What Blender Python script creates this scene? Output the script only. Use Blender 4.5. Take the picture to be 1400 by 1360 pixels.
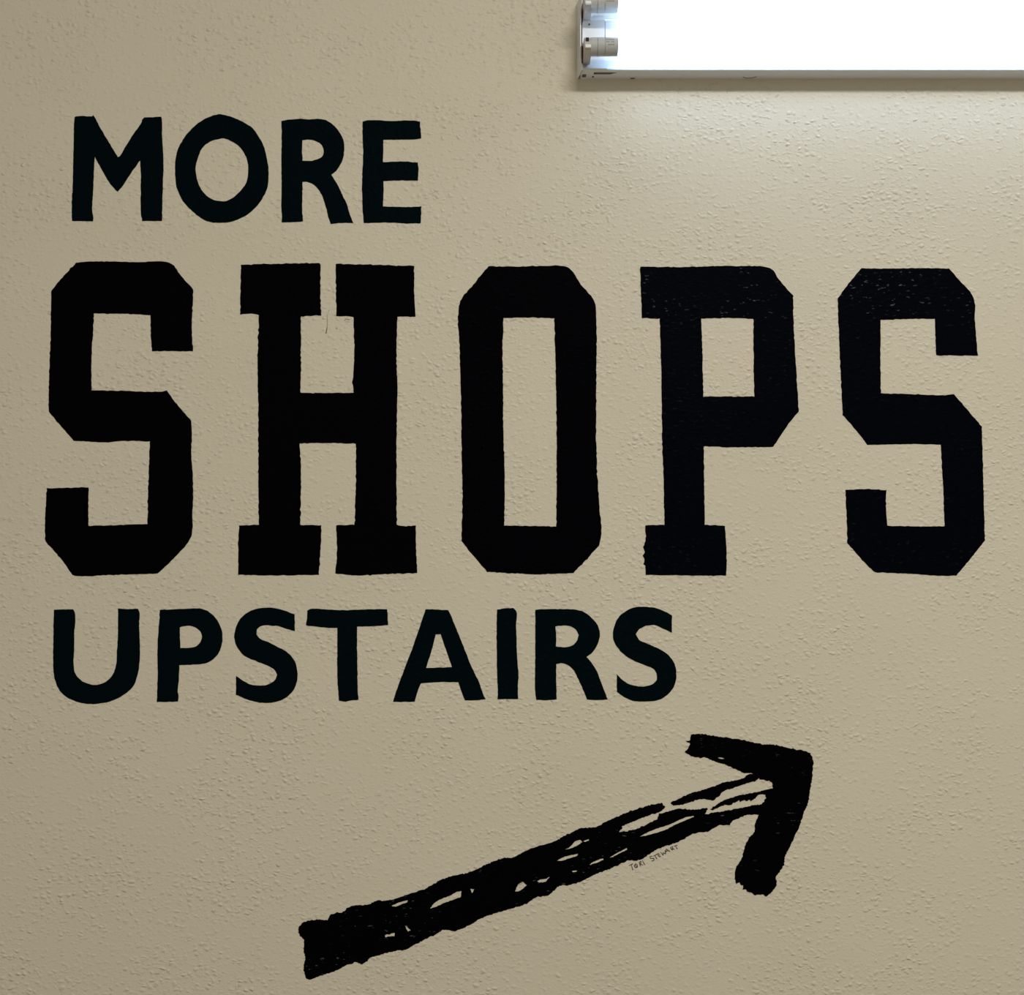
import bpy, bmesh, math, random
from mathutils import Vector, noise
from mathutils.geometry import tessellate_polygon

# ------------------------------------------------------------------ set-up
for o in list(bpy.data.objects):
    bpy.data.objects.remove(o, do_unlink=True)
scene = bpy.context.scene
C = scene.collection

S = 0.00112          # metres of wall per photograph pixel
D = 1.70             # camera to wall
Z0 = 1.60            # height of the lens
FX = 1400 * S        # width of wall in view

# camera: square on to the wall (wall is the plane y = 0, room is y < 0)
cam_d = bpy.data.cameras.new('camera')
cam = bpy.data.objects.new('camera', cam_d)
C.objects.link(cam)
cam.location = (0, -D, Z0)
cam.rotation_euler = (math.radians(90), 0, 0)
cam_d.sensor_fit = 'HORIZONTAL'
cam_d.sensor_width = 36.0
cam_d.lens = 36.0 * D / FX
cam_d.clip_start = 0.02
scene.camera = cam

# world: the dim warm light of the rest of the building
w = bpy.data.worlds.new('room_ambience')
scene.world = w
w.use_nodes = True
bg = w.node_tree.nodes['Background']
bg.inputs['Color'].default_value = (1.0, 0.93, 0.79, 1)
bg.inputs['Strength'].default_value = 0.36

# the hall's own ceiling light, flush under the ceiling on the photographer's side:
# it gives the short hard shadow under the strip light's lip
ld = bpy.data.lights.new('hall_ceiling_light_offscreen', 'AREA')
ld.shape = 'RECTANGLE'
ld.size, ld.size_y = 1.2, 0.3
ld.energy = 92
ld.color = (1.0, 0.98, 0.93)
lo = bpy.data.objects.new('hall_ceiling_light_offscreen', ld)
C.objects.link(lo)
lo.location = (0.9, -2.6, 3.60)          # an area light faces straight down as it is

TUBE_STRENGTH = 7.5          # the two tubes of the strip light (see their builder below)

vs = scene.view_settings
vs.view_transform = 'Standard'
vs.look = 'None'
vs.exposure = 0.17
vs.gamma = 1.0
vs.use_curve_mapping = False

# ------------------------------------------------------------------ helpers
def W(px, py, depth=0.0):
    """photo pixel -> point on the plane `depth` in front of the wall"""
    k = S * (D - depth) / D
    return Vector(((px - 700) * k, -depth, Z0 + (680 - py) * k))

def tag(o, label=None, cat=None, group=None, kind=None):
    if label: o['label'] = label
    if cat: o['category'] = cat
    if group: o['group'] = group
    if kind: o['kind'] = kind
    return o

def link(name, me, m, parent=None):
    o = bpy.data.objects.new(name, me)
    if m: me.materials.append(m)
    C.objects.link(o)
    if parent: o.parent = parent
    return o

def empty(name, loc):
    o = bpy.data.objects.new(name, None)
    o.location = loc
    o.empty_display_size = 0.05
    C.objects.link(o)
    return o

def from_bm(name, bm, m, parent=None, smooth=False):
    bmesh.ops.recalc_face_normals(bm, faces=bm.faces[:])
    off = Vector(parent_world(parent)) if parent else Vector((0, 0, 0))
    for v in bm.verts: v.co -= off
    me = bpy.data.meshes.new(name)
    bm.to_mesh(me); bm.free()
    if smooth:
        for p in me.polygons: p.use_smooth = True
    return link(name, me, m, parent)

def parent_world(p):
    t = Vector((0, 0, 0))
    while p:
        t += p.location
        p = p.parent
    return t

def add_box(bm, lo, hi, bevel=0.0):
    r = bmesh.ops.create_cube(bm, size=1.0)
    for v in r['verts']:
        v.co = Vector([lo[i] + (v.co[i] + 0.5) * (hi[i] - lo[i]) for i in range(3)])
    if bevel:
        es = list({e for v in r['verts'] for e in v.link_edges})
        bmesh.ops.bevel(bm, geom=es, offset=bevel, segments=2, affect='EDGES', profile=0.5)

def add_prism_x(bm, prof, x0, x1, x0b=None):
    """profile of (depth, z) pairs swept along x"""
    a = [bm.verts.new((x0, -d, z)) for d, z in prof]
    b = [bm.verts.new((x1, -d, z)) for d, z in prof]
    n = len(prof)
    for i in range(n):
        bm.faces.new((a[i], a[(i+1) % n], b[(i+1) % n], b[i]))
    bm.faces.new(a); bm.faces.new(b[::-1])

def add_cyl_x(bm, x0, x1, d, z, r, seg=32, a0=0.0, a1=2*math.pi, cap=True):
    full = abs(a1 - a0 - 2*math.pi) < 1e-4
    n = seg if full else seg + 1
    ra, rb = [], []
    for i in range(n):
        t = a0 + (a1 - a0) * i / seg
        ra.append(bm.verts.new((x0, -(d + r*math.cos(t)), z + r*math.sin(t))))
        rb.append(bm.verts.new((x1, -(d + r*math.cos(t)), z + r*math.sin(t))))
    for i in range(n if full else n - 1):
        j = (i + 1) % n
        bm.faces.new((ra[i], ra[j], rb[j], rb[i]))
    if cap and full:
        bm.faces.new(ra); bm.faces.new(rb[::-1])

def tube_path(bm, pts, r, seg=8):
    rings = []
    for i, p in enumerate(pts):
        a = pts[max(i-1, 0)]; b = pts[min(i+1, len(pts)-1)]
        t = (b - a).normalized()
        u = t.cross(Vector((0.3, 1, 0.2))).normalized(); v = t.cross(u)
        rings.append([bm.verts.new(p + r*(math.cos(k*2*math.pi/seg)*u + math.sin(k*2*math.pi/seg)*v)) for k in range(seg)])
    for a, b in zip(rings, rings[1:]):
        for k in range(seg):
            bm.faces.new((a[k], a[(k+1) % seg], b[(k+1) % seg], b[k]))
    bm.faces.new(rings[0]); bm.faces.new(rings[-1][::-1])

# ------------------------------------------------------------------ materials
def new_mat(name):
    m = bpy.data.materials.new(name)
    m.use_nodes = True
    nt = m.node_tree
    return m, nt, nt.nodes['Principled BSDF']

def N(nt, t, **kw):
    n = nt.nodes.new(t)
    for k, v in kw.items():
        if k in n.inputs: n.inputs[k].default_value = v
        else: setattr(n, k, v)
    return n

def math_n(nt, op, a, b=None, clamp=False):
    n = nt.nodes.new('ShaderNodeMath'); n.operation = op; n.use_clamp = clamp
    for i, x in enumerate((a, b)):
        if x is None: continue
        if isinstance(x, (int, float)): n.inputs[i].default_value = x
        else: nt.links.new(x, n.inputs[i])
    return n.outputs[0]

def maprange(nt, v, a, b, c=0.0, d=1.0, smooth=True):
    n = nt.nodes.new('ShaderNodeMapRange')
    n.interpolation_type = 'SMOOTHSTEP' if smooth else 'LINEAR'
    nt.links.new(v, n.inputs[0])
    for i, x in enumerate((a, b, c, d)): n.inputs[i+1].default_value = x
    return n.outputs[0]

def wall_relief(nt, strength=1.0):
    """roller-stipple plaster: orange peel in patches, scattered nibs, long trowel seams.
    Height in metres -> normal output."""
    geo = N(nt, 'ShaderNodeNewGeometry')
    mp = N(nt, 'ShaderNodeMapping')
    mp.inputs['Scale'].default_value = (0.82, 1.0, 1.12)
    nt.links.new(geo.outputs['Position'], mp.inputs['Vector'])
    P = mp.outputs['Vector']
    def noise_t(scale, detail=2.0, rough=0.5, dist=0.0):
        n = N(nt, 'ShaderNodeTexNoise'); n.inputs['Scale'].default_value = scale
        n.inputs['Detail'].default_value = detail; n.inputs['Roughness'].default_value = rough
        n.inputs['Distortion'].default_value = dist
        nt.links.new(P, n.inputs['Vector']); return n.outputs['Fac']
    # wobble the cells so that the crowns are irregular
    wob = N(nt, 'ShaderNodeTexNoise'); wob.inputs['Scale'].default_value = 90; wob.inputs['Detail'].default_value = 1.0
    nt.links.new(P, wob.inputs['Vector'])
    va = N(nt, 'ShaderNodeVectorMath'); va.operation = 'MULTIPLY_ADD'
    nt.links.new(wob.outputs['Color'], va.inputs[0]); va.inputs[1].default_value = (0.008, 0.008, 0.008)
    nt.links.new(P, va.inputs[2])
    PW = va.outputs[0]
    def crowns(scale, r0, r1, lo, hi):
        vo = N(nt, 'ShaderNodeTexVoronoi'); vo.feature = 'F1'
        vo.inputs['Scale'].default_value = scale; vo.inputs['Randomness'].default_value = 1.0
        nt.links.new(PW, vo.inputs['Vector'])
        c = maprange(nt, vo.outputs['Distance'], r0, r1, 1.0, 0.0)
        return math_n(nt, 'MULTIPLY', c, maprange(nt, N_sep(nt, vo.outputs['Color']), lo, hi))
    sp = N(nt, 'ShaderNodeSeparateXYZ'); nt.links.new(geo.outputs['Position'], sp.inputs[0])
    patch = maprange(nt, noise_t(7.5, 2.0), 0.34, 0.62, 0.38, 1.0)
    h = math_n(nt, 'MULTIPLY', crowns(125, 0.02, 0.56, 0.0, 0.85), 0.00120)
    h = math_n(nt, 'ADD', h, math_n(nt, 'MULTIPLY', crowns(205, 0.02, 0.58, 0.0, 0.9), 0.00055))
    h = math_n(nt, 'MULTIPLY', h, patch)
    h = math_n(nt, 'ADD', h, math_n(nt, 'MULTIPLY', noise_t(300, 1.0), 0.00024))
    h = math_n(nt, 'ADD', h, math_n(nt, 'MULTIPLY', crowns(48, 0.02, 0.20, 0.80, 1.0), 0.00080))
    h = math_n(nt, 'ADD', h, math_n(nt, 'MULTIPLY', noise_t(3.2, 1.0), 0.0016))
    # a faint horizontal joint runs behind the lettering
    for py in (537.0, 455.0):
        zz = Z0 + (680 - py) * S
        dd = math_n(nt, 'ABSOLUTE', math_n(nt, 'SUBTRACT', sp.outputs['Z'], zz))
        ln = maprange(nt, dd, 0.0, 0.0022, -0.00007, 0.0)
        h = math_n(nt, 'ADD', h, ln)
    b = N(nt, 'ShaderNodeBump')
    b.inputs['Strength'].default_value = strength
    b.inputs['Distance'].default_value = 1.0
    nt.links.new(h, b.inputs['Height'])
    return b.outputs['Normal'], P, geo, noise_t

def N_sep(nt, col):
    n = nt.nodes.new('ShaderNodeSeparateColor'); nt.links.new(col, n.inputs[0]); return n.outputs[0]

def mat_wall():
    m, nt, b = new_mat('beige_plaster_paint')
    nrm, P, geo, noise_t = wall_relief(nt, 1.0)
    mix = N(nt, 'ShaderNodeMix'); mix.data_type = 'RGBA'
    mix.inputs[6].default_value = (0.585, 0.535, 0.415, 1)
    mix.inputs[7].default_value = (0.625, 0.570, 0.450, 1)
    nt.links.new(noise_t(5.0, 3.0), mix.inputs[0])
    nt.links.new(mix.outputs[2], b.inputs['Base Color'])
    b.inputs['Roughness'].default_value = 0.55
    b.inputs['Specular IOR Level'].default_value = 0.35
    nt.links.new(nrm, b.inputs['Normal'])
    return m

def mat_paint(name, col, fleck=(0.0, 0.0), rough=0.5, top_only=False):
    """brushed sign paint following the wall relief; `fleck` = amount of skipped spots"""
    m, nt, b = new_mat(name)
    nrm, P, geo, noise_t = wall_relief(nt, 0.55)
    mp = N(nt, 'ShaderNodeMapping'); mp.inputs['Scale'].default_value = (95, 95, 260)
    nt.links.new(geo.outputs['Position'], mp.inputs['Vector'])
    n = N(nt, 'ShaderNodeTexNoise'); n.inputs['Scale'].default_value = 1.0; n.inputs['Detail'].default_value = 3.0
    nt.links.new(mp.outputs['Vector'], n.inputs['Vector'])
    var = N(nt, 'ShaderNodeMix'); var.data_type = 'RGBA'
    var.inputs[6].default_value = (*col, 1)
    var.inputs[7].default_value = (col[0]*1.7+0.0003, col[1]*1.7+0.0004, col[2]*1.7+0.0006, 1)
    nt.links.new(n.outputs['Fac'], var.inputs[0])
    out = var.outputs[2]
    if fleck[0] > 0:
        f = maprange(nt, n.outputs['Fac'], fleck[0], fleck[0] + 0.06)
        patch = maprange(nt, noise_t(11.0, 1.0), fleck[1], fleck[1] + 0.12)
        f = math_n(nt, 'MULTIPLY', f, patch)
        if top_only:          # the top strokes were laid on thinner
            sz = N(nt, 'ShaderNodeSeparateXYZ'); nt.links.new(geo.outputs['Position'], sz.inputs[0])
            f = math_n(nt, 'MULTIPLY', f, maprange(nt, sz.outputs['Z'], Z0+0.255, Z0+0.30, 0.10, 1.0))
        mx = N(nt, 'ShaderNodeMix'); mx.data_type = 'RGBA'
        nt.links.new(f, mx.inputs[0]); nt.links.new(out, mx.inputs[6])
        mx.inputs[7].default_value = (0.055, 0.068, 0.07, 1)
        out = mx.outputs[2]
    nt.links.new(out, b.inputs['Base Color'])
    b.inputs['Roughness'].default_value = rough
    b.inputs['Specular IOR Level'].default_value = 0.012
    nt.links.new(nrm, b.inputs['Normal'])
    return m

def mat_plain(name, col, rough=0.5, metal=0.0, spec=0.4, grain=0.0, scale=60):
    m, nt, b = new_mat(name)
    geo = N(nt, 'ShaderNodeNewGeometry')
    n = N(nt, 'ShaderNodeTexNoise'); n.inputs['Scale'].default_value = scale; n.inputs['Detail'].default_value = 3.0
    nt.links.new(geo.outputs['Position'], n.inputs['Vector'])
    mix = N(nt, 'ShaderNodeMix'); mix.data_type = 'RGBA'
    mix.inputs[6].default_value = tuple(c*(1-grain) for c in col) + (1,)
    mix.inputs[7].default_value = tuple(min(1, c*(1+grain)) for c in col) + (1,)
    nt.links.new(n.outputs['Fac'], mix.inputs[0])
    nt.links.new(mix.outputs[2], b.inputs['Base Color'])
    b.inputs['Roughness'].default_value = rough
    b.inputs['Metallic'].default_value = metal
    b.inputs['Specular IOR Level'].default_value = spec
    return m

def mat_emit(name, col, strength):
    m, nt, b = new_mat(name)
    b.inputs['Base Color'].default_value = (0.9, 0.9, 0.9, 1)
    b.inputs['Emission Color'].default_value = (*col, 1)
    b.inputs['Emission Strength'].default_value = strength
    return m

M_wall = mat_wall()
M_black = mat_paint('black_sign_paint', (0.0004, 0.0004, 0.0010))
M_black_worn = mat_paint('black_sign_paint_thin', (0.0006, 0.0009, 0.0022), (0.625, 0.46), top_only=True)
M_teal = mat_paint('blue_black_sign_paint', (0.0003, 0.0026, 0.0034))
M_arrow = mat_paint('black_brush_paint', (0.0004, 0.0004, 0.0007), (0.64, 0.47))
M_ink = mat_plain('brown_black_ink', (0.035, 0.024, 0.020), 0.7, grain=0.3, scale=900)
M_smear = mat_plain('brown_smear', (0.26, 0.22, 0.14), 0.7, grain=0.2, scale=900)
M_ceiling = mat_plain('ceiling_paint', (0.42, 0.39, 0.31), 0.8, grain=0.04)
M_floor = mat_plain('brown_floor', (0.22, 0.19, 0.15), 0.6, grain=0.15, scale=14)
M_steel = mat_plain('white_enamel_steel', (0.72, 0.73, 0.74), 0.42, spec=0.4, grain=0.03, scale=25)
M_holder = mat_plain('aged_white_plastic', (0.48, 0.46, 0.43), 0.5, grain=0.08, scale=120)
M_cap = mat_plain('grey_cap_plastic', (0.44, 0.45, 0.43), 0.5, grain=0.06, scale=200)
M_print = mat_plain('grey_print', (0.20, 0.19, 0.20), 0.7)
M_dark = mat_plain('dark_slot', (0.02, 0.02, 0.022), 0.8)
M_wire = mat_plain('dark_red_wire', (0.07, 0.010, 0.016), 0.5)
M_scuff = mat_plain('grey_scuff', (0.10, 0.105, 0.11), 0.8)
M_tabs = mat_plain('white_tab_plastic', (0.80, 0.80, 0.80), 0.45, grain=0.02)
M_light = mat_emit('cool_white_diffuser', (0.46, 0.68, 1.0), TUBE_STRENGTH)

# ------------------------------------------------------------------ setting
def struct(name, lo, hi, m):
    bm = bmesh.new(); add_box(bm, lo, hi)
    return tag(from_bm(name, bm, m), kind='structure')

CEIL = 3.65
wall = struct('wall_back', (-2.6, 0.0, 0.0), (2.6, 0.12, CEIL), M_wall)
struct('floor', (-2.6, -3.6, -0.08), (2.6, 0.12, 0.0), M_floor)
struct('ceiling', (-2.6, -3.6, CEIL), (2.6, 0.12, CEIL + 0.08), M_ceiling)

# ------------------------------------------------------------------ painted shapes
def refine(pts, step=3.5, amp=0.45, seed=0, freq=0.11, bristle=0.0):
    rnd = random.Random(seed)
    """smooth the gentle turns, keep the corners, then roughen like a brushed edge (pixels)"""
    n = len(pts); P = [Vector((p[0], p[1], 0)) for p in pts]
    tan = []
    for i in range(n):
        a, b, c = P[i-1], P[i], P[(i+1) % n]
        u, v = (b-a), (c-b)
        if u.length < 1e-6 or v.length < 1e-6 or u.angle(v) > math.radians(38): tan.append(None)
        else: tan.append((u.normalized()+v.normalized()).normalized())
    out = []
    for i in range(n):
        a, b = P[i], P[(i+1) % n]
        L = (b-a).length
        k = max(1, int(round(L/step)))
        ta = (tan[i] if tan[i] else (b-a).normalized())*L
        tb = (tan[(i+1) % n] if tan[(i+1) % n] else (b-a).normalized())*L
        for j in range(k):
            t = j/k; t2 = t*t; t3 = t2*t
            out.append(a*(2*t3-3*t2+1)+ta*(t3-2*t2+t)+b*(-2*t3+3*t2)+tb*(t3-t2))
    res = []
    for i, p in enumerate(out):
        a, b = out[i-1], out[(i+1) % len(out)]
        t = (b-a); nr = Vector((t.y, -t.x, 0))
        if nr.length > 1e-6: nr.normalize()
        q = Vector((p.x*freq*2.2, p.y*freq*2.2, seed*7.31))
        d = amp*(noise.noise(q) + 0.6*noise.noise(q*2.7))
        res.append(p + nr*(d + rnd.uniform(-bristle, bristle)))
    return res

def painted(name, outer, holes, m, parent, thick=0.0005, amp=0.45, seed=0, step=3.5, holeamp=None, bristle=0.12):
    loops = [refine(outer, step, amp, seed, bristle=bristle)] + [refine(h, step, amp if holeamp is None else holeamp, seed+3+i, bristle=bristle*0.6) for i, h in enumerate(holes)]
    tris = tessellate_polygon(loops)
    flat = [p for l in loops for p in l]
    bm = bmesh.new()
    front = [bm.verts.new(W(p.x, p.y) + Vector((0, -thick, 0))) for p in flat]
    back = [bm.verts.new(W(p.x, p.y)) for p in flat]
    for t in tris:
        try: bm.faces.new([front[i] for i in t])
        except ValueError: pass
    base = 0
    for l in loops:
        k = len(l)
        for i in range(k):
            j = (i+1) % k
            bm.faces.new((front[base+i], front[base+j], back[base+j], back[base+i]))
        base += k
    # front faces look into the room
    for f in bm.faces: f.normal_update()
    fr = [f for f in bm.faces if abs(f.normal.y) > 0.9 and f.normal.y > 0]
    if fr: bmesh.ops.reverse_faces(bm, faces=fr)
    off = parent_world(parent)
    for v in bm.verts: v.co -= off
    me = bpy.data.meshes.new(name); bm.to_mesh(me); bm.free()
    return link(name, me, m, parent)

def K(x0, y0, s, pts):
    return [(x0 + x*s, y0 + y*s) for x, y in pts]

# ---- MORE
word_more = tag(empty('painted_word', W(338, 303)), 'small blue-black painted word MORE above the big block letters', 'painted lettering', 'painted words of the wall sign')
k1 = lambda p: K(80, 140, 160/1209, p)
painted('letter', k1([(168,155),(180,148),(348,146),(360,132),(385,172),(430,258),(520,410),(615,566),(632,555),(700,445),(780,320),(858,205),(865,180),(890,156),(1060,148),(1067,170),(1070,330),(1078,480),(1085,650),(1080,800),(1075,950),(1070,1225),(865,1225),(853,1150),(850,900),(852,750),(843,600),(740,745),(640,895),(612,922),(590,905),(520,820),(470,735),(410,625),(375,560),(368,650),(362,850),(352,1000),(350,1140),(360,1170),(355,1228),(140,1224),(138,1150),(140,1000),(148,850),(152,650),(158,400),(162,200)]), [], M_teal, word_more, seed=1)
k1 = lambda p: K(230, 140, 160/1209, p)
painted('letter', k1([(520,125),(590,132),(690,165),(790,210),(870,265),(930,345),(985,445),(1015,560),(1035,670),(1038,760),(1025,870),(985,970),(920,1065),(830,1150),(740,1200),(640,1235),(540,1243),(420,1232),(340,1195),(250,1125),(180,1055),(115,950),(82,850),(72,730),(75,600),(95,500),(150,390),(230,285),(330,200),(430,148)]),
        [k1([(575,372),(640,395),(710,435),(765,495),(805,565),(825,650),(825,750),(800,840),(740,920),(660,990),(600,1015),(540,1022),(480,1010),(400,965),(340,900),(305,820),(287,740),(285,660),(305,580),(335,500),(370,450),(430,405),(500,382)])], M_teal, word_more, seed=2)
k1 = lambda p: K(370, 140, 230/1400, p)
painted('letter', k1([(90,155),(140,145),(265,138),(300,142),(410,138),(460,148),(515,182),(560,230),(595,285),(610,335),(612,400),(605,460),(580,520),(545,570),(505,602),(530,640),(565,700),(600,775),(635,850),(655,920),(688,1005),(590,1003),(500,1012),(480,950),(460,870),(435,790),(405,735),(365,690),(320,665),(265,660),(265,760),(262,880),(270,990),(180,997),(92,998),(95,950),(90,890),(92,720),(90,500),(92,300)]),
        [k1([(265,315),(330,310),(385,325),(425,355),(440,390),(440,425),(425,455),(385,475),(330,487),(265,485),(262,400)])], M_teal, word_more, seed=3)
painted('letter', k1([(765,160),(800,150),(1000,155),(1210,153),(1243,160),(1245,200),(1255,300),(1190,308),(1050,310),(938,312),(938,400),(935,498),(1080,492),(1225,500),(1230,560),(1225,650),(1050,650),(940,655),(940,760),(935,865),(1000,868),(1190,870),(1255,866),(1250,1005),(1130,1008),(1000,1000),(775,1004),(765,880),(762,640),(770,440),(765,240)]), [], M_teal, word_more, seed=4)

# ---- SHOPS
word_shops = tag(empty('painted_word', W(705, 786)), 'huge black slab-serif painted word SHOPS, the tallest lettering on the wall', 'painted lettering', 'painted words of the wall sign')
k1 = lambda p: K(50, 340, 230/680, p)
painted('letter', k1([(160,57),(210,52),(400,54),(525,54),(548,62),(585,110),(635,165),(630,250),(628,340),(632,415),(550,414),(467,414),(462,340),(461,268),(380,264),(232,262),(228,340),(222,440),(222,572),(330,574),(500,577),(527,573),(560,620),(625,695),(628,760),(625,830),(632,920),(630,1060),(622,1170),(560,1245),(490,1313),(300,1318),(165,1322),(145,1318),(120,1280),(35,1180),(35,1100),(42,968),(120,966),(210,964),(210,1050),(210,1120),(330,1116),(448,1112),(452,950),(458,778),(360,777),(270,782),(150,776),(95,712),(50,658),(50,570),(55,400),(60,170),(110,110)]), [], M_black, word_shops, amp=0.7, seed=5)
k1 = lambda p: K(310, 340, 280/828, p)
painted('letter', k1([(58,66),(130,62),(240,60),(375,58),(380,64),(378,160),(382,270),(300,273),(300,420),(298,582),(400,583),(513,582),(510,540),(516,440),(513,275),(443,272),(442,170),(441,62),(550,64),(758,70),(758,170),(763,275),(690,275),(686,400),(690,560),(686,800),(688,1115),(705,1120),(765,1118),(765,1200),(770,1310),(640,1315),(520,1320),(438,1312),(445,1250),(443,1118),(517,1116),(522,950),(522,788),(430,785),(345,785),(294,786),(300,880),(298,1116),(382,1118),(380,1200),(373,1318),(210,1320),(46,1318),(46,1220),(50,1118),(130,1115),(128,900),(128,640),(125,440),(130,268),(100,262),(55,266),(56,160)]), [], M_black, word_shops, bristle=0.3, amp=0.8, seed=6)
k1 = lambda p: K(610, 340, 230/680, p)
painted('letter', k1([(172,70),(300,72),(380,70),(490,74),(505,85),(545,145),(600,215),(606,270),(607,500),(606,700),(610,900),(618,1020),(620,1190),(590,1230),(515,1310),(360,1315),(165,1306),(110,1240),(62,1180),(66,1000),(62,800),(60,600),(55,400),(58,212),(110,145)]),
        [k1([(232,280),(330,278),(437,281),(440,400),(445,620),(447,900),(445,1123),(340,1120),(235,1118),(237,950),(232,760),(230,560),(228,400)])], M_black, word_shops, bristle=0.3, amp=0.8, seed=7)
k1 = lambda p: K(860, 340, 250/739, p)
painted('letter', k1([(45,72),(200,74),(400,70),(560,76),(575,82),(610,130),(663,190),(665,300),(672,430),(680,560),(685,658),(640,715),(583,800),(440,802),(302,798),(304,950),(306,1115),(388,1120),(392,1200),(395,1240),(392,1320),(220,1320),(68,1318),(65,1280),(58,1275),(62,1255),(55,1240),(64,1225),(57,1205),(66,1180),(66,1118),(143,1116),(140,950),(135,800),(130,500),(124,282),(52,280),(48,170)]),
        [k1([(292,282),(400,280),(503,283),(503,420),(506,597),(400,597),(300,598),(297,440)])], M_black_worn, word_shops, amp=0.7, seed=8)
k1 = lambda p: K(1130, 340, 240/710, p)
painted('letter', k1([(140,79),(280,80),(400,78),(495,80),(530,120),(595,200),(600,290),(612,432),(520,432),(443,431),(440,360),(438,283),(330,284),(219,288),(218,400),(219,584),(350,588),(490,592),(515,588),(560,640),(628,720),(630,800),(634,950),(640,1180),(600,1230),(525,1322),(460,1322),(330,1314),(195,1308),(150,1265),(85,1190),(82,1100),(76,975),(160,972),(242,976),(240,1020),(245,1120),(350,1122),(477,1122),(472,980),(462,792),(350,790),(165,793),(120,735),(65,672),(60,560),(52,400),(45,200),(90,140)]), [], M_black_worn, word_shops, amp=0.7, seed=9)

# ---- UPSTAIRS
word_up = tag(empty('painted_word', W(500, 960)), 'blue-black painted word UPSTAIRS in plain capitals over the arrow', 'painted lettering', 'painted words of the wall sign')
k1 = lambda p: K(60, 820, 250/1400, p)
painted('letter', k1([(78,75),(100,74),(225,72),(235,90),(240,175),(232,250),(232,360),(228,480),(235,550),(265,598),(315,632),(370,648),(430,645),(490,615),(530,565),(553,500),(560,400),(568,250),(568,65),(640,70),(720,66),(730,90),(730,200),(735,340),(732,490),(710,600),(680,665),(620,720),(540,765),(440,790),(360,797),(290,788),(210,762),(135,710),(95,640),(75,550),(72,400),(75,200)]), [], M_teal, word_up, seed=10)
painted('letter', k1([(888,75),(980,73),(1100,67),(1210,68),(1270,95),(1320,145),(1355,210),(1367,280),(1360,350),(1330,420),(1280,465),(1215,490),(1120,495),(1037,500),(1033,620),(1025,710),(1033,740),(1027,778),(865,782),(868,700),(872,560),(870,400),(878,230),(885,150)]),
        [k1([(1040,208),(1100,198),(1160,210),(1198,240),(1210,280),(1198,325),(1165,355),(1110,366),(1045,368)])], M_teal, word_up, seed=11)
k1 = lambda p: K(310, 820, 230/1400, p)
painted('letter', k1([(565,120),(567,258),(500,240),(430,218),(370,214),(320,210),(280,220),(252,245),(248,285),(275,320),(340,348),(420,388),(510,440),(560,500),(585,570),(588,640),(575,710),(540,770),(480,820),(400,850),(320,858),(230,845),(150,820),(78,788),(78,632),(130,668),(200,705),(260,710),(320,710),(370,692),(405,660),(420,620),(400,585),(345,548),(260,515),(150,465),(95,405),(65,330),(68,260),(95,185),(145,125),(220,82),(320,65),(420,72),(500,95)]), [], M_teal, word_up, seed=12)
painted('letter', k1([(672,88),(690,78),(850,80),(960,84),(1130,80),(1335,76),(1340,120),(1342,208),(1230,218),(1085,222),(1085,400),(1088,600),(1090,740),(1098,832),(1040,834),(990,846),(935,838),(928,760),(920,620),(920,400),(920,233),(850,232),(750,222),(660,212),(668,150)]), [], M_teal, word_up, seed=13)
k1 = lambda p: K(530, 820, 200/1400, p)
painted('letter', k1([(362,90),(450,90),(540,97),(580,98),(600,135),(650,260),(720,430),(800,630),(880,800),(920,920),(940,950),(840,960),(740,962),(700,860),(675,787),(560,785),(400,790),(320,798),(285,880),(260,972),(150,975),(52,975),(90,850),(150,690),(215,520),(280,340),(330,190)]),
        [k1([(460,330),(508,328),(530,400),(570,510),(615,642),(500,646),(370,650),(400,550),(435,430)])], M_teal, word_up, seed=14)
painted('letter', k1([(1048,92),(1120,80),(1200,76),(1230,105),(1238,150),(1230,220),(1235,400),(1240,560),(1252,720),(1245,850),(1250,948),(1052,950),(1055,880),(1048,740),(1045,500),(1042,300)]), [], M_teal, word_up, seed=15)
k1 = lambda p: K(720, 820, 220/1400, p)
painted('letter', k1([(75,85),(150,80),(250,80),(400,82),(480,98),(550,140),(605,200),(635,270),(632,340),(605,410),(565,465),(522,495),(560,540),(610,620),(650,720),(705,865),(620,870),(525,865),(490,780),(440,670),(400,600),(350,562),(300,550),(258,558),(258,700),(262,865),(170,872),(85,868),(75,800),(75,500),(75,250)]),
        [k1([(250,230),(320,222),(385,230),(430,260),(452,305),(440,350),(400,395),(340,411),(255,405),(257,310)])], M_teal, word_up, seed=16)
painted('letter', k1([(1265,135),(1263,285),(1190,250),(1110,218),(1040,225),(980,255),(950,298),(975,345),(1050,380),(1150,425),(1240,485),(1285,550),(1303,640),(1290,730),(1250,800),(1190,850),(1110,878),(1020,884),(920,876),(850,845),(785,800),(785,648),(840,700),(900,735),(970,750),(1040,750),(1100,730),(1132,695),(1130,640),(1095,595),(1010,560),(920,520),(830,460),(775,390),(752,330),(760,240),(790,165),(850,105),(930,68),(1020,58),(1110,68),(1200,98)]), [], M_teal, word_up, seed=17)

for wd, text in ((word_more, 'MORE'), (word_shops, 'SHOPS'), (word_up, 'UPSTAIRS')):
    kids = sorted(wd.children, key=lambda o: min(v.co.x for v in o.data.vertices))
    for o, ch in zip(kids, text):
        o['label'] = 'painted capital letter ' + ch

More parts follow.
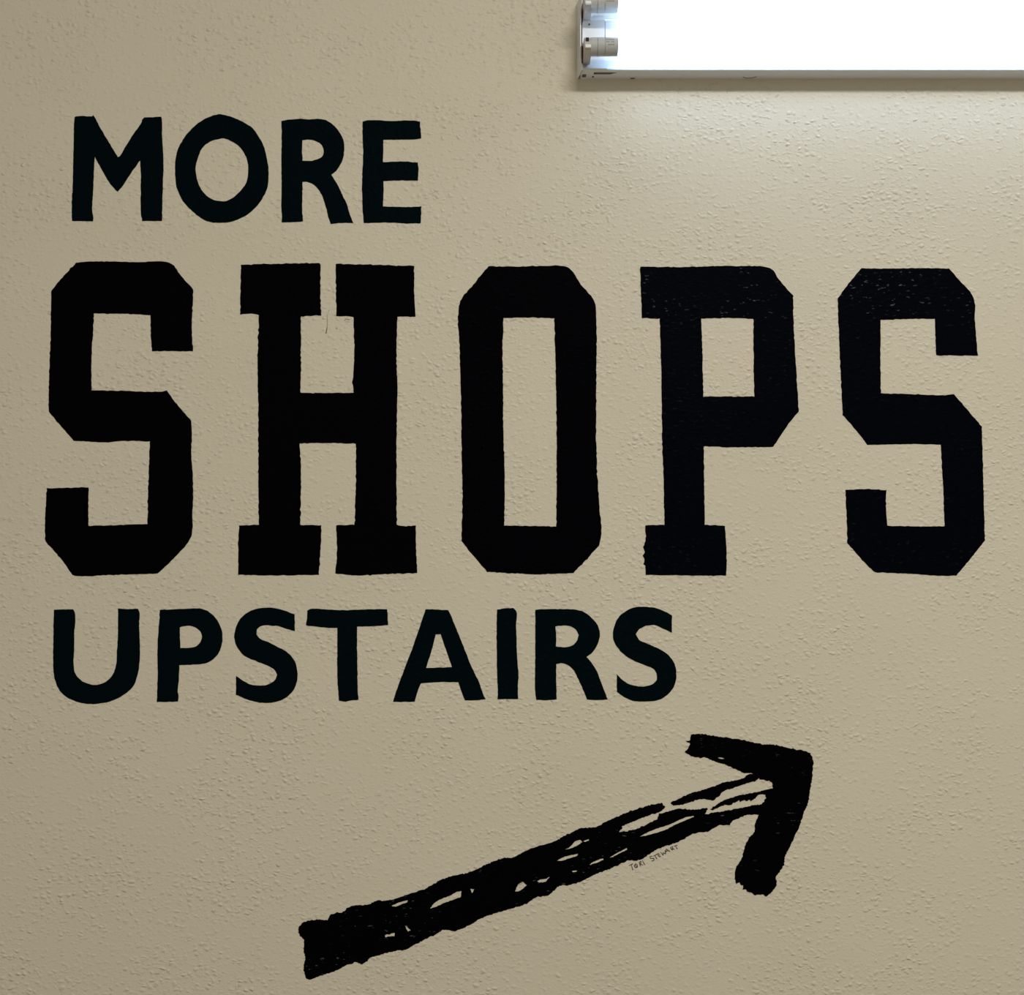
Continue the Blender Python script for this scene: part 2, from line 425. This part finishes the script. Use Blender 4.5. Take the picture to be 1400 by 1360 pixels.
# ---- the arrow
arrow = tag(empty('painted_arrow', W(760, 1338)), 'black dry-brushed arrow slanting up to the right under the lettering', 'painted arrow')
a5 = lambda p: K(400, 1170, 300/1400, p)
a6 = lambda p: K(660, 1050, 300/1400, p)
a7 = lambda p: K(900, 990, 240/1306, p)
shaft = (a5([(38,470),(50,440),(90,415),(220,405),(250,370),(320,355),(360,325),(410,315),(490,308),(520,290),(620,280),(700,255),(850,205),(940,155),(1050,120),(1110,108),(1190,78)])
  + a6([(0,625),(150,570),(175,572),(300,515),(460,465),(560,410),(630,382),(720,375),(780,345),(900,290),(1050,240),(1140,222),(1165,245),(1150,265),(1060,300),(950,345),(885,370),(890,385),(868,408),(980,388),(1060,350),(1110,330),(1125,290),(1200,270)])
  + a7([(150,625),(250,635),(360,622),(368,632),(345,668),(420,655),(560,632),(700,605),(770,598),(800,640),(760,672),(680,672),(600,695),(545,725),(530,750),(450,752),(375,795),(270,810),(180,860),(60,905)])
  + a6([(1120,513),(1060,550),(985,590),(935,585),(880,610),(800,645),(700,685),(620,725),(550,745),(490,750),(450,785),(410,812),(345,822),(300,850),(285,860),(180,895),(60,930)])
  + a5([(1215,392),(1100,455),(1040,478),(985,470),(960,468),(930,490),(860,525),(780,565),(720,595),(640,608),(560,630),(490,655),(470,675),(440,690),(405,675),(350,695),(290,725),(220,750),(160,770),(115,790),(85,780),(70,710),(80,650),(72,600),(75,530),(45,510)]))
holes = [a5([(632,318),(680,295),(735,280),(732,295),(690,310),(650,322)]),
         a5([(878,335),(910,295),(960,270),(1010,250),(1050,228),(1078,222),(1072,262),(1020,280),(960,302),(910,325)]),
         a5([(590,505),(600,500),(620,500),(640,490),(653,492),(650,512),(620,512),(592,518)]),
         a5([(1135,208),(1160,212),(1145,238)]),
         a5([(715,440),(735,455),(755,475),(735,480)]),
         a6([(520,520),(560,498),(590,465),(620,455),(636,470),(600,495),(560,512)]),
         a6([(472,590),(520,565),(608,545),(605,558),(560,572),(500,590)]),
         a6([(205,785),(225,740),(255,725),(282,745),(255,768),(230,785)]),
         a6([(345,720),(370,708),(400,705),(428,692),(400,725),(360,730)]),
         a6([(675,620),(700,600),(770,573),(770,585),(720,605)]),
         a6([(640,465),(675,452),(678,460),(655,470)]),
         a6([(566,655),(600,652),(602,658),(575,664)]),
         a6([(808,572),(850,545),(920,508),(920,520),(880,540),(830,565)]),
         a6([(1000,438),(1060,405),(1200,355),(1290,315),(1348,303),(1345,312),(1240,355),(1160,395),(1060,425)])]
painted('shaft', shaft, holes, M_arrow, arrow, thick=0.00045, amp=0.9, seed=20, step=1.8, bristle=0.5, holeamp=0.25)
painted('brush_stroke', a7([(90,580),(150,555),(230,515),(340,485),(500,430),(620,405),(685,370),(760,375),(740,415),(640,445),(550,475),(490,495),(430,550),(400,568),(340,555),(230,580),(140,605),(95,595)]), [], M_arrow, arrow, thick=0.0005, amp=0.7, seed=21, step=1.8, bristle=0.5)
painted('brush_stroke', a7([(385,632),(400,620),(480,570),(580,535),(700,510),(870,470),(870,530),(800,545),(795,525),(770,520),(740,528),(720,550),(690,572),(680,560),(655,572),(640,560),(610,578),(600,565),(560,585),(540,600),(500,600),(440,622),(405,640)]), [], M_arrow, arrow, thick=0.00055, amp=0.5, seed=22, step=1.8, bristle=0.5)
painted('arrowhead', a7([(245,78),(320,70),(400,85),(500,98),(650,120),(760,145),(880,155),(980,180),(1080,195),(1130,215),(1150,260),(1150,320),(1142,400),(1130,480),(1105,610),(1085,650),(1065,710),(1040,780),(1010,840),(985,900),(945,980),(935,1040),(900,1100),(875,1130),(878,1190),(850,1240),(800,1280),(770,1265),(720,1272),(690,1250),(660,1245),(650,1225),(630,1225),(632,1195),(610,1195),(605,1170),(580,1190),(568,1130),(575,1075),(620,1000),(640,920),(670,850),(715,795),(720,740),(745,680),(765,640),(770,600),(800,550),(815,510),(850,475),(850,440),(830,425),(765,410),(740,395),(690,360),(640,362),(580,335),(500,300),(420,275),(350,248),(290,248),(245,238),(225,225),(200,205),(215,185),(240,140),(205,125),(235,118)]),
        [a7([(440,245),(480,248),(495,258),(460,255)])], M_arrow, arrow, thick=0.0006, amp=0.9, seed=23, step=1.8, bristle=0.5, holeamp=0.1)

# ---- the tiny signature under the arrow
sig = tag(empty('painted_signature', W(893, 1189)), 'tiny thin handwritten signature in capitals just under the arrow shaft', 'signature')
def ink_letter(strokes, parent, r=8.5, m=None, x0=850, y0=1145, s=90/1400, name='letter'):
    bm = bmesh.new()
    for st in strokes:
        for (ax, ay), (bx, by) in zip(st, st[1:]):
            a = Vector((ax, ay, 0)); b = Vector((bx, by, 0)); t = (b-a).normalized(); n = Vector((-t.y, t.x, 0))*r
            e = t*r*0.6
            q = [a-e+n*0.7, a-e-n*0.7, b+e-n, b+e+n]
            fr = [bm.verts.new(W(x0+p.x*s, y0+p.y*s)+Vector((0, -0.0003, 0))) for p in q]
            bk = [bm.verts.new(W(x0+p.x*s, y0+p.y*s)) for p in q]
            bm.faces.new(fr); bm.faces.new(bk[::-1])
            for i in range(4):
                bm.faces.new((fr[i], fr[(i+1) % 4], bk[(i+1) % 4], bk[i]))
    return from_bm(name, bm, m or M_ink, parent)
for L in ([[(160,592),(235,555)],[(203,575),(237,685)]],
          [[(268,590),(298,553),(330,575),(335,622),(308,642),(275,620),(268,590)],[(285,575),(322,622)]],
          [[(370,525),(398,605)],[(370,525),(410,500),(405,542),(385,560)],[(388,560),(445,580)]],
          [[(440,490),(490,575)]],
          [[(645,390),(600,405),(610,440),(680,440),(690,480),(640,495)]],
          [[(675,388),(745,355)],[(705,375),(748,450)]],
          [[(755,345),(802,407)],[(755,345),(790,330)],[(775,372),(808,360)],[(800,407),(828,395)]],
          [[(830,310),(880,370),(885,320),(935,345),(922,270)]],
          [[(940,310),(950,240),(1022,292)],[(950,290),(995,270)]],
          [[(1035,210),(1078,265)],[(1035,210),(1080,190),(1087,225),(1055,240)],[(1058,240),(1118,240)]],
          [[(1112,182),(1178,158)],[(1143,172),(1180,238)]]):
    ink_letter(L, sig)

# ---- a hair-thin dribble beside the H
drip = tag(empty('paint_drip', W(446, 455)), 'hair-thin brown dribble on the bare wall in the gap of the letter H', 'paint mark')
dk = dict(x0=430, y0=420, s=60/1400)
ink_letter([[(445,150),(470,85)], [(400,240),(410,450),(402,650)]], drip, r=9, m=M_smear, name='smear', **dk)
ink_letter([[(402,640),(385,740),(365,830)]], drip, r=13, m=M_ink, name='drip_tip', **dk)
ink_letter([[(955,420),(1000,370),(1080,395),(1130,380)]], drip, r=11, m=M_smear, name='smear', **dk)
ink_letter([[(680,660),(725,690)]], drip, r=14, m=M_smear, name='smear', **dk)

# ------------------------------------------------------------------ the light fitting
XL = 0.0990                 # left end of the tray
XR = XL + 1.224             # right end
ZB = Z0 + 584*S*(D-0.035)/D          # lower lip
ZT2 = Z0 + 616*S*(D-0.058)/D         # lower tube axis
ZT1 = Z0 + 675*S*(D-0.058)/D         # upper tube axis
ZC = (ZT1+ZT2)/2
HT = ZC - ZB                         # half height of tray
DT = 0.058                           # tube axis in front of the wall
R = 0.013

fix = tag(empty('light_fixture', ((XL+XR)/2, 0, ZB)), 'white twin-tube strip light fitting on the wall above the lettering', 'light fixture')

def both(f):
    for sgn in (-1, 1): f(sgn)

# tray: back sheet and two folded wings
bm = bmesh.new()
add_box(bm, (XL+0.001, -0.012, ZC-HT+0.028), (XR-0.001, 0.0, ZC+HT-0.028))
from_bm('back_sheet', bm, M_steel, fix)
def wing(sgn):
    bm = bmesh.new()
    z = lambda h: ZC + sgn*(HT-h)
    add_prism_x(bm, [(0.0, z(0)), (0.0340, z(0)), (0.0350, z(0.0007)), (0.0350, z(0.0022)), (0.0265, z(0.0095)), (0.0255, z(0.0135)), (0.0130, z(0.0282)), (0.0, z(0.0285))], XL+0.0055, XR-0.0055)
    wg = from_bm('wing', bm, M_steel, fix)
    if sgn < 0:
        # slots and scuffs on the lower return of the tray
        def mark(name, px0, px1, d0, d1, m, skew=0.0):
            bm = bmesh.new()
            x0 = (px0-700)*S*0.985; x1 = (px1-700)*S*0.985
            q = [(x0, d0), (x1, d0), (x1+skew, d1), (x0, d1)]
            a = [bm.verts.new((x, -d, ZB-0.0003)) for x, d in q]
            b = [bm.verts.new((x, -d, ZB+0.0006)) for x, d in q]
            bm.faces.new(a); bm.faces.new(b[::-1])
            for i in range(4): bm.faces.new((a[i], a[(i+1) % 4], b[(i+1) % 4], b[i]))
            from_bm(name, bm, m, wg)
        mark('slot', 796.5, 802, 0.008, 0.019, M_scuff)
        mark('screw_hole', 810.5, 813, 0.007, 0.0115, M_dark)
        mark('screw_hole', 812, 814.5, 0.0225, 0.026, M_dark)
        mark('seam_notch', 812, 835, 0.0195, 0.0265, M_scuff, 0.009)
        mark('scuff', 864, 869, 0.001, 0.005, M_scuff, 0.002)
        bm = bmesh.new()
        arc = [Vector(((1028+9.5*math.sin(t))*S*0.985-700*S*0.985, -(0.004+0.011*(1-math.cos(t*0.85))), ZB)) for t in [-1.3+2.6*i/10 for i in range(11)]]
        tube_path(bm, arc, 0.0006, 6)
        from_bm('scratch', bm, M_scuff, wg)
both(wing)

# raised channel cover between the tubes
bm = bmesh.new()
add_prism_x(bm, [(0.010, ZC-0.022), (0.030, ZC-0.019), (0.033, ZC-0.016), (0.033, ZC+0.016), (0.030, ZC+0.019), (0.010, ZC+0.022)], XL+0.0412, XR-0.0412)
from_bm('channel_cover', bm, M_steel, fix)

def end(side):
    mx = (lambda x: x) if side < 0 else (lambda x: XL+XR-x)
    def B(bm, x0, x1, *r, **k):
        a, b = sorted((mx(x0), mx(x1)))
        add_box(bm, (a, r[0], r[1]), (b, r[2], r[3]), **k)
    # end plate, leaning in towards the front
    bm = bmesh.new()
    prof = [(0.0, -HT, 0.0), (0.0355, -HT, 0.0058), (0.0355, -HT+0.006, 0.0058), (0.028, -0.036, 0.0040), (0.040, -0.024, 0.0030), (0.040, 0.024, 0.0030), (0.028, 0.036, 0.0040), (0.0355, HT-0.006, 0.0058), (0.0355, HT, 0.0058), (0.0, HT, 0.0)]
    a = [bm.verts.new((mx(XL+i), -d, ZC+z)) for d, z, i in prof]
    b = [bm.verts.new((mx(XL+i+0.0016), -d, ZC+z)) for d, z, i in prof]
    bm.faces.new(a); bm.faces.new(b[::-1])
    for i in range(len(prof)): bm.faces.new((a[i], a[(i+1) % len(prof)], b[(i+1) % len(prof)], b[i]))
    from_bm('end_plate', bm, M_steel, fix)
    # end bracket: cover over the channel and tabs lying on the wings
    bm = bmesh.new()
    lo_, hi_ = sorted((mx(XL+0.0065), mx(XL+0.0402)))
    add_prism_x(bm, [(0.008, ZC-0.0235), (0.031, ZC-0.0205), (0.0345, ZC-0.017), (0.0345, ZC+0.017), (0.031, ZC+0.0205), (0.008, ZC+0.0235)], lo_, hi_)
    br = from_bm('end_bracket', bm, M_steel, fix)
    bm = bmesh.new()
    for dz in (0.011,):
        tube_path(bm, [Vector((mx(XL+0.017), -0.0340, ZC+dz)), Vector((mx(XL+0.017), -0.0358, ZC+dz))], 0.0014, 10)
    from_bm('screw', bm, M_scuff, br)
    for sgn in (-1, 1):
        bm = bmesh.new()
        z = lambda h: ZC + sgn*(HT-h)
        # slanting tab resting on the wing
        q = [(0.0122, 0.0350, 0.0025), (0.0150, 0.0268, 0.0118), (0.0170, 0.0150, 0.0275), (0.0235, 0.0150, 0.0275), (0.0235, 0.0155, 0.0262), (0.0405, 0.0160, 0.0258), (0.0425, 0.0270, 0.0115), (0.0440, 0.0352, 0.0022)]
        a = [bm.verts.new((mx(XL+x), -d, z(h))) for x, d, h in q]
        b = [bm.verts.new((mx(XL+x), -(d+0.0016), z(h-0.0004))) for x, d, h in q]
        bm.faces.new(a); bm.faces.new(b[::-1])
        for i in range(len(q)): bm.faces.new((a[i], a[(i+1) % len(q)], b[(i+1) % len(q)], b[i]))
        from_bm('wing_tab', bm, M_steel, fix)
    for zt in (ZT1, ZT2):
        # tombstone lampholder
        bm = bmesh.new()
        x0, x1 = sorted((mx(XL+0.0075), mx(XL+0.0180)))
        pr = [(0.012, zt-0.0155), (0.050, zt-0.0135)]
        for i in range(9):
            t = -math.pi/2 + math.pi*i/8
            pr.append((DT+0.0125*math.cos(t), zt+0.0125*math.sin(t)))
        pr += [(0.050, zt+0.0135), (0.012, zt+0.0155)]
        add_prism_x(bm, pr, x0, x1)
        h = from_bm('lampholder', bm, M_holder, fix)
        bm = bmesh.new(); B(bm, XL+0.0095, XL+0.0140, -0.0712, zt+0.0035, -0.0670, zt+0.0085)
        from_bm('release_slot', bm, M_dark, h)
        bm = bmesh.new(); B(bm, XL+0.0085, XL+0.0172, -0.0718, zt-0.0065, -0.0670, zt-0.0015, bevel=0.0008)
        from_bm('contact_tab', bm, M_tabs, h)
    # lead wires squeezed between plate and lampholders
    for za, zb in ((ZT2-0.016, ZT2+0.012), (ZT1-0.020, ZT1+0.004)):
        bm = bmesh.new()
        x = mx(XL+0.0064)
        tube_path(bm, [Vector((x, -0.030, za)), Vector((x, -0.040, za+0.3*(zb-za))), Vector((x, -0.042, za+0.7*(zb-za))), Vector((x, -0.030, zb))], 0.0010, 8)
        from_bm('lead_wire', bm, M_wire, fix)
end(-1); end(1)

# the two tubes with their long printed end caps
XC = 144*S*(D-DT)/D       # where the lower cap stops
X0 = XL + 0.0180
for zt in (ZT1, ZT2):
    bm = bmesh.new()
    add_cyl_x(bm, XC, XL+XR-XC, DT, zt, R, 36)
    tb = from_bm('tube', bm, M_light, fix, True)
    for side in (-1, 1):
        mx = (lambda x: x) if side < 0 else (lambda x: XL+XR-x)
        bm = bmesh.new()
        # stepped cap: grooves between three rings
        for xa, xb, r in ((X0-0.001, X0+0.0085, R*1.0), (X0+0.0085, X0+0.0093, R*0.93), (X0+0.0093, X0+0.0195, R*1.02), (X0+0.0195, X0+0.0203, R*0.95), (X0+0.0203, XC+0.0005, R*1.02)):
            p, q = sorted((mx(xa), mx(xb)))
            add_cyl_x(bm, p, q, DT, zt, r, 36)
        cp = from_bm('end_cap', bm, M_cap, tb)
        bm = bmesh.new()
        random.seed(int(zt*1000)+side)
        for row in range(3):
            for c in range(5):
                if random.random() < 0.25: continue
                t = math.radians(-8 + row*17)
                xx = mx(X0+0.0218+c*0.0024)
                d = DT + R*1.025*math.cos(t); z = zt + R*1.025*math.sin(t)
                add_box(bm, (min(xx, xx+0.0016), -d-0.0001, z-0.0007), (max(xx, xx+0.0016), -d+0.0006, z+0.0007))
        from_bm('print', bm, M_print, cp)
